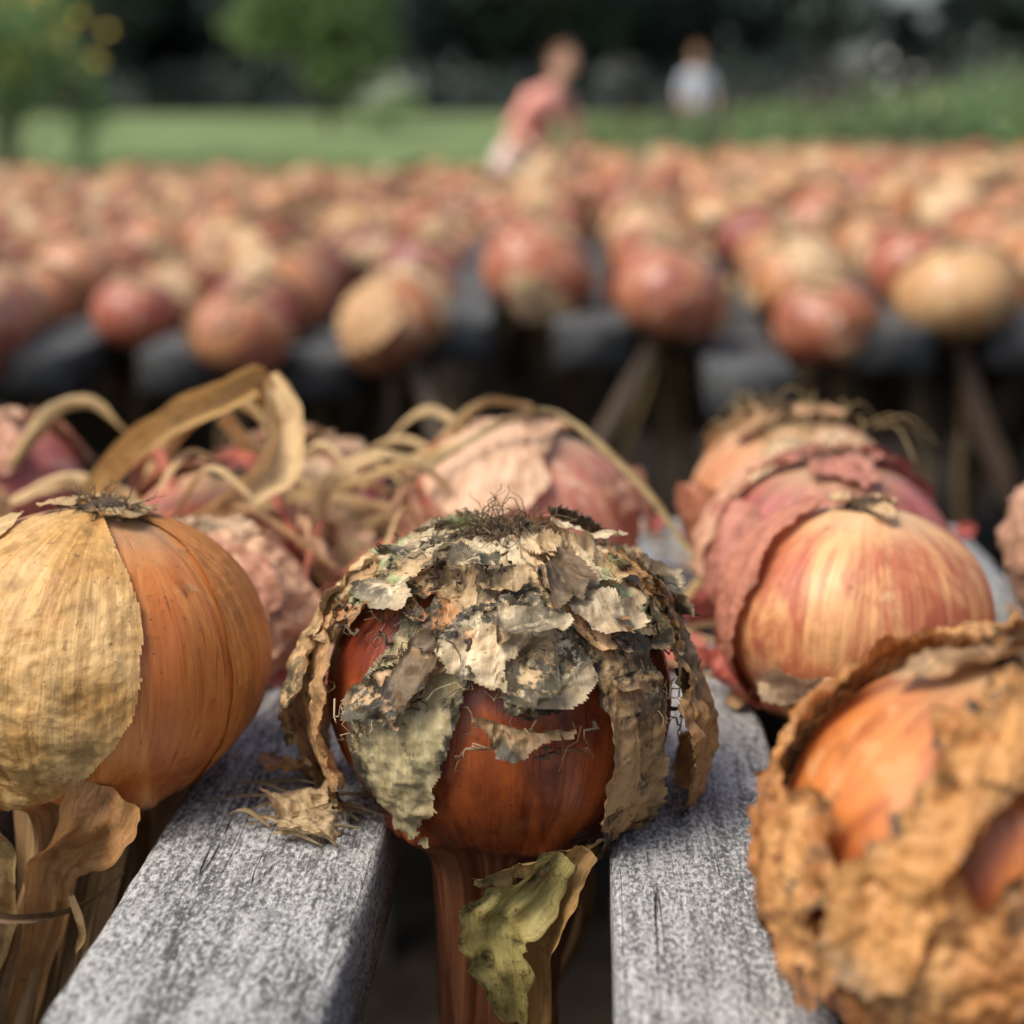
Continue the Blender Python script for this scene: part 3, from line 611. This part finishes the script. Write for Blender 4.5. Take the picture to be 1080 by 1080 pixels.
for i in range(30):
    x,y=rs.uniform(-.17,-.05),rs.uniform(.46,.6); a=rs.uniform(0,3.14); L=rs.uniform(.02,.045); z=rs.uniform(.815,.855)
    dx,dy=math.cos(a)*L,math.sin(a)*L
    ribbon(g,[(x-dx,y-dy,z-rs.uniform(0,.02)),(x,y,z+.006),(x+dx,y+dy,z-rs.uniform(0,.02))],[.0008,rs.uniform(.001,.003),.0008],seed=20+i,twist=rs.uniform(-3,3),cup=.8,n=24,col=[STR,ST2,(.45,.26,.12),(.5,.15,.1)][rs.randint(4)],mold=.3)
for i in range(9):
    x,y=rs.uniform(.0,.05),rs.uniform(.45,.6); a=rs.uniform(0,3.14); L=rs.uniform(.01,.03)
    ribbon(g,[(x-L*math.cos(a),y-L*math.sin(a),.803),(x,y,.807),(x+L*math.cos(a),y+L*math.sin(a),.803)],[.0006,.0012,.0006],seed=60+i,twist=2,cup=.8,n=20,col=[STR,(.3,.2,.1)][rs.randint(2)],mold=.3)
for i in range(30):
    x,y=rs.uniform(.05,.11),rs.uniform(.555,.60); a=rs.uniform(0,6.28); L=rs.uniform(.01,.03)
    tube(g,spline([(x,y,.858),(x+L*.5*math.cos(a),y+L*.5*math.sin(a),.858+rs.uniform(.0,.010)),(x+L*math.cos(a),y+L*math.sin(a),.850)],10),.0003,4,0,col=(.45,.34,.17))
for i in range(16):
    x,y=rs.uniform(-.084,-.055),rs.uniform(.335,.37); a=rs.uniform(-1,1); L=rs.uniform(.006,.014)
    ribbon(g,[(x-L*math.cos(a),y-L*math.sin(a)*.5,.8015),(x,y,.8015+rs.uniform(.001,.003)),(x+L*math.cos(a),y+L*math.sin(a)*.5,.8015)],[.0003,.0006,.0003],seed=80+i,twist=2,cup=.8,n=20,col=[(.45,.35,.2),(.33,.24,.12)][rs.randint(2)],mold=.4)
for i in range(9):
    x=[-.02,-.128,.078][i%3]+rs.uniform(-.015,.018); y=rs.uniform(.39,.46)
    ribbon(g,[(x,y,.80),(x+.003,y-.004,.77),(x+rs.uniform(-.01,.01),y-.005,.73),(x+rs.uniform(-.015,.015),y,.68)],[.002,.004,.004,.002],seed=110+i,twist=rs.uniform(-2,2),cup=.8,n=30,col=(.28,.17,.08),mold=.4)
g.obj('dried_onion_leaves',[M_paper])

# ------------------------------------------------------------------ terrain
def gz(y): return .024*np.maximum(0,np.minimum(y,62)-8)*ss(y,6,16)+0*np.asarray(y,float)
xs=np.concatenate([np.linspace(-400,-30,20),np.linspace(-28,28,57),np.linspace(30,400,20)]); ysg=np.concatenate([np.linspace(-100,-4,12),np.linspace(-2,66,90),np.linspace(70,600,20)])
X,Y=np.meshgrid(xs,ysg,indexing='ij'); Z=gz(Y)+.02*pn(X*.3,Y*.3,0)
g=Geo(); g.add(np.stack([X,Y,Z],-1).reshape(-1,3),grid_faces(len(xs),len(ysg)))
t=NT('lawn_grass_and_bench_shade'); oc=t.objc(); a=t.noise(oc,.25,4,.6); b=t.noise(oc,14,5,.7); c_=t.mix(t.sstep(a,.35,.65),(.16,.22,.095),(.22,.29,.13)); c_=t.mix(t.sstep(b,.35,.7,0,.5),c_,(.10,.15,.06))
sx=t.N('ShaderNodeSeparateXYZ'); t.L(oc,sx.inputs[0]); yy=t.math('ADD',sx.outputs[1],t.math('MULTIPLY',t.math('SUBTRACT',b,.5),1.2))
bench_shade=t.mix(t.sstep(b,.35,.65),(.012,.009,.007),(.035,.026,.018))  # shade beneath the benches, painted into the ground as near-black brown
c_=t.mix(t.sstep(yy,6.4,6.8),bench_shade,c_)
lawn=t.fin(t.pbsdf(c_,.9,t.bump(b,.8,.03),.1))
g.obj('ground',[lawn])
M_blade=leaf_mat('grass_blades',(.12,.19,.06),(.16,.25,.09),(.22,.27,.12),.6)
g=Geo(); V=[];F=[]
for i in range(24000):
    y=6.4+ (rs.rand()**1.4)*20; x=rs.uniform(-.45,.45)*(y+2)-.05*y; z=float(gz(y)); h=rs.uniform(.03,.10); a=rs.uniform(0,3.14); w=.004+.0006*y; lx,ly=rs.normal(0,.03,2)
    k=len(V); V+=[(x-w*math.cos(a),y-w*math.sin(a),z-.01),(x+w*math.cos(a),y+w*math.sin(a),z-.01),(x+lx,y+ly,z+h)]; F.append((k,k+1,k+2))
g.add(V,F); g.obj('grass',[M_blade],smooth=False)

# ------------------------------------------------------------------ trees
def leaf_cloud(g,rs,blobs,n,size,mat,flat=.0,nz=1.):
    B=np.array(blobs); vol=B[:,3]*B[:,4]*B[:,5]; pick=rs.choice(len(B),n,p=vol/vol.sum())
    d=rs.normal(size=(n,3)); d/=np.linalg.norm(d,axis=1)[:,None]; rad=rs.uniform(.35,1,n)**.5
    rad*=1+.28*pn(d[:,0]*2.5+pick,d[:,1]*2.5,d[:,2]*2.5,3)
    C=B[pick,:3]+d*rad[:,None]*B[pick,3:]
    keep=pn(C[:,0]*nz,C[:,1]*nz,C[:,2]*nz,8)>-.28
    C=C[keep]; m=len(C)
    a=rs.normal(size=(m,3)); a/=np.linalg.norm(a,axis=1)[:,None]; b=np.cross(a,rs.normal(size=(m,3))); b/=np.linalg.norm(b,axis=1)[:,None]
    s=size*rs.uniform(.6,1.3,m)[:,None]
    V=np.stack([C-a*s,C-b*s*.5,C+a*s,C+b*s*.5],1).reshape(-1,3); F=np.arange(m*4).reshape(-1,4)
    g.add(V,F,mat)
def tree_mesh(name,seed,h,cr,base,n,leaf,mats,nb=14,tr=.18):
    rs=np.random.RandomState(seed); g=Geo()
    tp=spline([(0,0,-.3),(rs.normal(0,.1),rs.normal(0,.1),h*.3),(rs.normal(0,.25),rs.normal(0,.25),h*.6),(rs.normal(0,.3),rs.normal(0,.3),h*.9)],14)
    tube(g,tp,np.linspace(tr,tr*.18,14),9,0)
    bl=[]
    for i in range(nb):
        f=rs.uniform(0,1); zc=base+(h-base)*(.1+.82*f); rr=cr*math.sin(math.pi*(.18+.72*f))*rs.uniform(.35,.75); a=i*2.4+rs.uniform(-.4,.4)
        c=np.array([rr*math.cos(a),rr*math.sin(a),zc]); q=cr*rs.uniform(.30,.48)
        bl.append((*c,q,q,q*rs.uniform(.6,.85)))
        i0=min(12,max(2,int(14*(zc-.25*rr)/h*.85))); st=tp[i0]
        tube(g,spline([st,(st+c)/2+np.array([0,0,-.05*h*rs.rand()]),c],7),np.linspace(tr*.4,tr*.06,7),6,0)
    bl.append((0,0,base+(h-base)*.55,cr*.55,cr*.55,(h-base)*.42))
    leaf_cloud(g,rs,bl,n,leaf,1,nz=1.6/cr*2)
    return g.mesh(name,mats,False)
M_bark=simple_mat('bark',(.05,.04,.03),(.12,.10,.08),6,.9,bump=.6,bd=.02)
M_dl=leaf_mat('dark_foliage',(.040,.058,.064),(.055,.078,.074),(.07,.095,.08),.5,.15)
M_ml=leaf_mat('green_foliage',(.19,.27,.09),(.25,.34,.12),(.30,.39,.16),.9,.38)
M_bl=leaf_mat('bed_foliage',(.22,.33,.14),(.28,.40,.18),(.38,.48,.26),2.,.38)
rsT=np.random.RandomState(2)
bigs=[tree_mesh('wood_tree_%d'%k,30+k,12+2*k,4.2,.6,8000,.28,[M_bark,M_dl],nb=22,tr=.3) for k in range(3)]
n=0
for row,(d,step) in enumerate([(62,5.2),(69,5.0),(77,5.)]):
    u=-46+row*2
    while u<44:
        x=u+rsT.uniform(-1,1)-.0482*d
        o=bpy.data.objects.new('tree',bigs[n%3]); n+=1; scene.collection.objects.link(o)
        gap=(abs(u-17.8)<2.4) or (abs(u-8.2)<1.)
        sc=rsT.uniform(.85,1.15)*(.36 if gap else 1.)
        o.location=(x,d+rsT.uniform(-2,2),float(gz(d))-.1); o.scale=(sc,sc,sc); o.rotation_euler=(0,0,rsT.uniform(0,6.28)); u+=step
g=Geo(); bl=[(q,59+rsT.uniform(-1,1),1.2+rsT.uniform(.3,1.0),2.2,1.2,1.3) for q in np.arange(-48,44,2.2)]
leaf_cloud(g,rsT,bl,12000,.24,0); g.obj('hedge',[M_dl],smooth=False)
tm=tree_mesh('small_tree',51,5.0,2.5,1.0,9000,.12,[M_bark,M_ml],nb=18,tr=.11)
def put(name,me,x,y,s=1.,rz=0.,dz=0.,sc=None):
    o=bpy.data.objects.new(name,me); scene.collection.objects.link(o); o.location=(x,y,float(gz(y))+dz); o.scale=sc or (s,s,s); o.rotation_euler=(0,0,rz); return o
put('small_tree',tm,-6.3,39,1.0)
tm2=tree_mesh('garden_tree',52,5.,1.5,.3,9000,.09,[M_bark,M_ml],nb=16,tr=.09)
put('garden_tree',tm2,-8.1,22,1.); 
put('garden_tree',tm2,-16.5,37,1.1,2.)
M_white=simple_mat('white_petals',(.7,.7,.66),(.8,.8,.76),20,.6)
M_yel=simple_mat('yellow_petals',(.6,.42,.05),(.7,.55,.1),20,.6)
def shrub_mesh(name,seed,h,r,n,leaf,mats,flowers=0,fm=2):
    rs=np.random.RandomState(seed); g=Geo()
    bl=[]
    for i in range(9):
        a=rs.uniform(0,6.28); q=r*rs.uniform(.1,.8); zc=h*rs.uniform(.3,.8); c=(q*math.cos(a),q*math.sin(a),zc); bl.append((*c,r*.4,r*.4,h*.25))
        tube(g,spline([(0,0,-.05),(c[0]*.4,c[1]*.4,zc*.5),c],6),np.linspace(.012,.004,6),5,0)
        tube(g,spline([c,(c[0]*1.1,c[1]*1.1,zc+h*.2),(c[0]*1.3,c[1]*1.3,h*rs.uniform(.9,1.15))],5),np.linspace(.006,.002,5),4,0)
    leaf_cloud(g,rs,bl,n,leaf,1,nz=4)
    for i in range(flowers):
        b=bl[rs.randint(len(bl))]; c=np.array(b[:3])+rs.normal(0,.5,3)*np.array(b[3:])+np.array([0,0,b[5]*.8])
        V=[c+np.array([0,0,.01])]; K=10
        for j in range(K):
            t_=j/K*6.283; q=.040 if j%2==0 else .018; V.append(c+np.array([q*math.cos(t_),q*math.sin(t_)*.6,q*math.sin(t_)*.8]))
        g.add(V,[(0,1+j,1+(j+1)%K) for j in range(K)],fm)
    return g.mesh(name,mats,False)
sh=[shrub_mesh('bed_plant_a',1,1.0,.5,1500,.05,[M_bark,M_bl]),shrub_mesh('bed_plant_b',2,1.05,.45,1500,.045,[M_bark,M_bl,M_white],14),shrub_mesh('bed_plant_c',3,.9,.5,1400,.05,[M_bark,M_bl,M_yel],8)]
bed=empty('garden_bed')
for i in range(180):
    y=rsT.uniform(8.5,18); uu=rsT.uniform(.045,.42); x=uu*y-.0482*y
    hs=.92+.30*ss(uu,.05,.3)+rsT.uniform(-.12,.12)-.12*ss(y,12,18)
    if y<13 and uu<.075: continue
    k=1 if rsT.rand()<(.06+.24*(uu>.25)) else (2 if rsT.rand()<.10 else 0)
    o=put('bed_plant',sh[k],x,y,hs,rsT.uniform(0,6.28)); o.parent=bed
put('flowering_bush',shrub_mesh('flowering_bush',7,1.3,.8,1500,.06,[M_bark,M_bl,M_white],110),-4.6,37.,1.,0)
put('yellow_flowering_bush',shrub_mesh('yellow_bush',8,1.3,.5,900,.06,[M_bark,M_bl,M_yel],120),-6.9,19.,2.1,0,.0)

# ------------------------------------------------------------------ people
M_skin=simple_mat('human_skin',(.50,.28,.19),(.56,.33,.23),30,.5)
M_hair=simple_mat('brown_hair',(.10,.045,.022),(.22,.10,.05),80,.6)
M_coral=simple_mat('coral_fabric',(.90,.34,.27),(.92,.42,.34),12,.85)
M_pink=simple_mat('pale_pink_fabric',(.82,.60,.57),(.86,.68,.65),12,.85)
M_pale=simple_mat('pale_blue_fabric',(.52,.56,.66),(.70,.73,.80),12,.85)
M_navy=simple_mat('denim_fabric',(.05,.07,.12),(.09,.12,.18),12,.85)
M_eye=simple_mat('eye_dark',(.02,.015,.01),(.05,.03,.02),50,.3)
def ellipsoid(g,c,r,mat,n=18,m=12,seed=0,nz=.0,rot=None):
    T,S=np.meshgrid(np.linspace(0,2*math.pi,n,endpoint=False),np.linspace(.02,math.pi-.02,m),indexing='ij')
    d=np.stack([np.sin(S)*np.cos(T),np.sin(S)*np.sin(T),np.cos(S)],-1)
    k=1+nz*pn(d[...,0]*3,d[...,1]*3,d[...,2]*3,seed)
    P=(d*k[...,None]*np.array(r)).reshape(-1,3)
    if rot is not None: P=P@np.array(Euler(rot).to_matrix()).T
    g.add(P+np.array(c),grid_faces(n,m,True),mat)
def person(name,loc,rz,J,bones,head,mats,headrot=(0,0,0),scale=1.):
    names=list(J); me=bpy.data.meshes.new(name+'_rig'); me.from_pydata([J[n_][0] for n_ in names],[(names.index(a),names.index(b)) for a,b,_ in bones],[])
    tmp=bpy.data.objects.new('tmp',me); scene.collection.objects.link(tmp)
    tmp.modifiers.new('Skin','SKIN'); sd=me.skin_vertices[0].data
    for i,n_ in enumerate(names): sd[i].radius=(J[n_][1],J[n_][1]*.85 if n_ in('pelvis','waist','chest','shoulders') else J[n_][1]); sd[i].use_root=(n_=='pelvis')
    sb=tmp.modifiers.new('S','SUBSURF'); sb.levels=2; sb.render_levels=2
    dg=bpy.context.evaluated_depsgraph_get(); dg.update(); bm=bpy.data.meshes.new_from_object(tmp.evaluated_get(dg))
    bpy.data.objects.remove(tmp)
    for m in mats: bm.materials.append(m)
    A=np.array([J[a][0] for a,b,_ in bones],float); Bv=np.array([J[b][0] for a,b,_ in bones],float); mi=[c for *_,c in bones]
    for poly in bm.polygons:
        c=np.array(poly.center); ab=Bv-A; t_=np.clip(((c-A)*ab).sum(1)/(ab*ab).sum(1),0,1); dd=np.linalg.norm(A+ab*t_[:,None]-c,axis=1)
        poly.material_index=mi[int(dd.argmin())]; poly.use_smooth=True
    o=bpy.data.objects.new(name,bm); scene.collection.objects.link(o); o.location=loc; o.rotation_euler=(0,0,rz); o.scale=(scale,)*3
    g=Geo(); 
    ellipsoid(g,(0,0,0),(.076,.095,.115),0,24,18)
    ellipsoid(g,(0,-.035,-.055),(.052,.055,.055),0)
    tube(g,[(0,-.088,.02),(0,-.103,-.005),(0,-.112,-.022),(0,-.098,-.032)],[.008,.011,.014,.010],8,0)
    for sx in(-1,1):
        ellipsoid(g,(sx*.031,-.083,.012),(.013,.009,.008),4,10,8); ellipsoid(g,(sx*.078,.0,-.008),(.010,.018,.030),0,10,8)
        ellipsoid(g,(sx*.031,-.090,.032),(.018,.005,.004),1,10,6)
    ellipsoid(g,(0,-.088,-.062),(.024,.008,.008),2,12,8)
    ellipsoid(g,(0,.020,.030),(.090,.098,.108),1,26,18,3,.08); ellipsoid(g,(0,.085,-.02),(.05,.045,.07),1,16,10,4,.15)
    h=g.obj('head',mats,parent=o); h.location=head; h.rotation_euler=headrot
    g=Geo()
    for sd_ in('l','r'):
        w=np.array(J['wrist_'+sd_][0]); e=np.array(J['elbow_'+sd_][0]); d=(w-e)/np.linalg.norm(w-e)
        s_=np.cross(d,(0,1,0)); s_/=np.linalg.norm(s_); nn=np.cross(s_,d)
        V=[w-d*.01,w+d*.03,w+d*.06,w+d*.09]
        T=np.linspace(0,2*math.pi,12,endpoint=False); P=[]
        for q,wd,tk in zip(V,(.024,.034,.042,.036),(.018,.017,.016,.012)):
            for a in T: P.append(q+s_*wd*math.cos(a)+nn*tk*math.sin(a))
        Fh=[(i*12+j,i*12+(j+1)%12,(i+1)*12+(j+1)%12,(i+1)*12+j) for i in range(3) for j in range(12)]+[tuple(36+j for j in range(12))]
        g.add(P,Fh,0)
        for f,(off,L) in enumerate([(-.030,.062),(-.010,.076),(.010,.082),(.030,.072)]):
            b=w+d*.082+s_*off; tube(g,spline([b,b+d*L*.5+nn*.004,b+d*L*.8+nn*.016,b+d*L*.95+nn*.030],7),np.linspace(.0095,.006,7),7,0)
        sg=1 if sd_=='l' else -1
        b=w+d*.025+s_*.03*sg; tube(g,spline([b,b+d*.03+s_*.022*sg,b+d*.06+s_*.028*sg+nn*.01],6),np.linspace(.012,.008,6),7,0)
    for sd_ in('l','r'):
        a=np.array(J['ankle_'+sd_][0]); ellipsoid(g,(a[0],a[1]-.06,a[2]-.045),(.045,.13,.042),5,16,10)
    g.obj('hands_and_shoes',mats,parent=o)
    return o
BN=[('pelvis','waist',2),('waist','chest',2),('chest','shoulders',2),('shoulders','neck',0),('neck','skull',0),
    ('pelvis','hip_l',3),('pelvis','hip_r',3)]
for q in 'lr': BN+=[('shoulders','shoulder_'+q,2),('shoulder_'+q,'elbow_'+q,2),('elbow_'+q,'wrist_'+q,0),('hip_'+q,'knee_'+q,3),('knee_'+q,'ankle_'+q,3)]
J1={'pelvis':((-.12,0,.86),.16),'waist':((-.03,0,1.00),.15),'chest':((.05,0,1.14),.17),'shoulders':((.11,0,1.27),.13),'neck':((.15,0,1.35),.05),'skull':((.17,0,1.43),.055),
 'hip_l':((-.20,-.08,.80),.12),'hip_r':((-.16,.09,.80),.12),'knee_l':((-.14,-.10,.45),.07),'knee_r':((-.08,.12,.45),.07),'ankle_l':((-.18,-.10,.09),.042),'ankle_r':((-.14,.14,.09),.042),
 'shoulder_l':((-.02,-.17,1.24),.068),'shoulder_r':((.20,.14,1.24),.068),'elbow_l':((-.16,-.26,1.04),.05),'elbow_r':((.29,.10,1.02),.05),'wrist_l':((.02,-.38,.92),.028),'wrist_r':((.26,-.12,.92),.028)}
def at(u,d): return u-.0482*d
person('woman',(at(.14,9.6),9.6,float(gz(9.6))),0,J1,BN,(.19,-.01,1.49),[M_skin,M_hair,M_coral,M_pink,M_eye,M_navy],(0,.35,.6),.86)
J2={'pelvis':((0,0,.93),.14),'waist':((0,0,1.08),.125),'chest':((0,0,1.25),.15),'shoulders':((0,0,1.40),.11),'neck':((0,0,1.50),.05),'skull':((0,-.01,1.58),.055),
 'hip_l':((-.09,0,.88),.10),'hip_r':((.09,0,.88),.10),'knee_l':((-.10,-.02,.48),.068),'knee_r':((.10,-.05,.48),.068),'ankle_l':((-.10,.0,.09),.042),'ankle_r':((.11,.03,.09),.042),
 'shoulder_l':((-.18,0,1.38),.062),'shoulder_r':((.18,0,1.38),.062),'elbow_l':((-.24,-.02,1.10),.045),'elbow_r':((.25,-.04,1.12),.045),'wrist_l':((-.20,-.20,.94),.028),'wrist_r':((.17,-.26,1.02),.028)}
person('gardener',(at(2.25,20.),20.,float(gz(20.))),.3,J2,BN,(0,-.02,1.66),[M_skin,M_hair,M_pale,M_navy,M_eye,M_navy],(.3,0,-.4),.88)

# ------------------------------------------------------------------ light, sky
w=bpy.data.worlds.new('World'); scene.world=w; w.use_nodes=True; nt=w.node_tree; nt.nodes.clear()
sky=nt.nodes.new('ShaderNodeTexSky'); sky.sky_type='NISHITA'; sky.sun_disc=False
EL,AZ=math.radians(56),math.radians(-125)
sky.sun_elevation=EL; sky.sun_rotation=AZ; sky.air_density=1.0; sky.dust_density=4.; sky.ozone_density=.7
bg=nt.nodes.new('ShaderNodeBackground'); bg.inputs[1].default_value=.15; ow=nt.nodes.new('ShaderNodeOutputWorld')
nt.links.new(sky.outputs[0],bg.inputs[0]); nt.links.new(bg.outputs[0],ow.inputs[0])
sd=Vector((math.sin(AZ)*math.cos(EL),math.cos(AZ)*math.cos(EL),math.sin(EL)))
l=bpy.data.lights.new('sun','SUN'); l.energy=3.4; l.angle=math.radians(34); l.color=(1,.94,.84)
lo=bpy.data.objects.new('sun',l); scene.collection.objects.link(lo); lo.rotation_euler=sd.to_track_quat('Z','Y').to_euler()
scene.view_settings.view_transform='Standard'; scene.view_settings.look='None'; scene.view_settings.exposure=0

# ------------------------------------------------------------------ camera
cam=bpy.data.cameras.new('camera'); co=bpy.data.objects.new('camera',cam); scene.collection.objects.link(co); scene.camera=co
cam.sensor_width=36; cam.lens=55.4; cam.clip_start=.01; cam.clip_end=1500
co.location=(0,0,.965); ps,pi_=math.radians(2.76),math.radians(13.9)
Fv=Vector((-math.sin(ps)*math.cos(pi_),math.cos(ps)*math.cos(pi_),-math.sin(pi_)))
co.rotation_euler=Fv.to_track_quat('-Z','Y').to_euler()
cam.dof.use_dof=True; cam.dof.focus_distance=.360; cam.dof.aperture_fstop=7.6
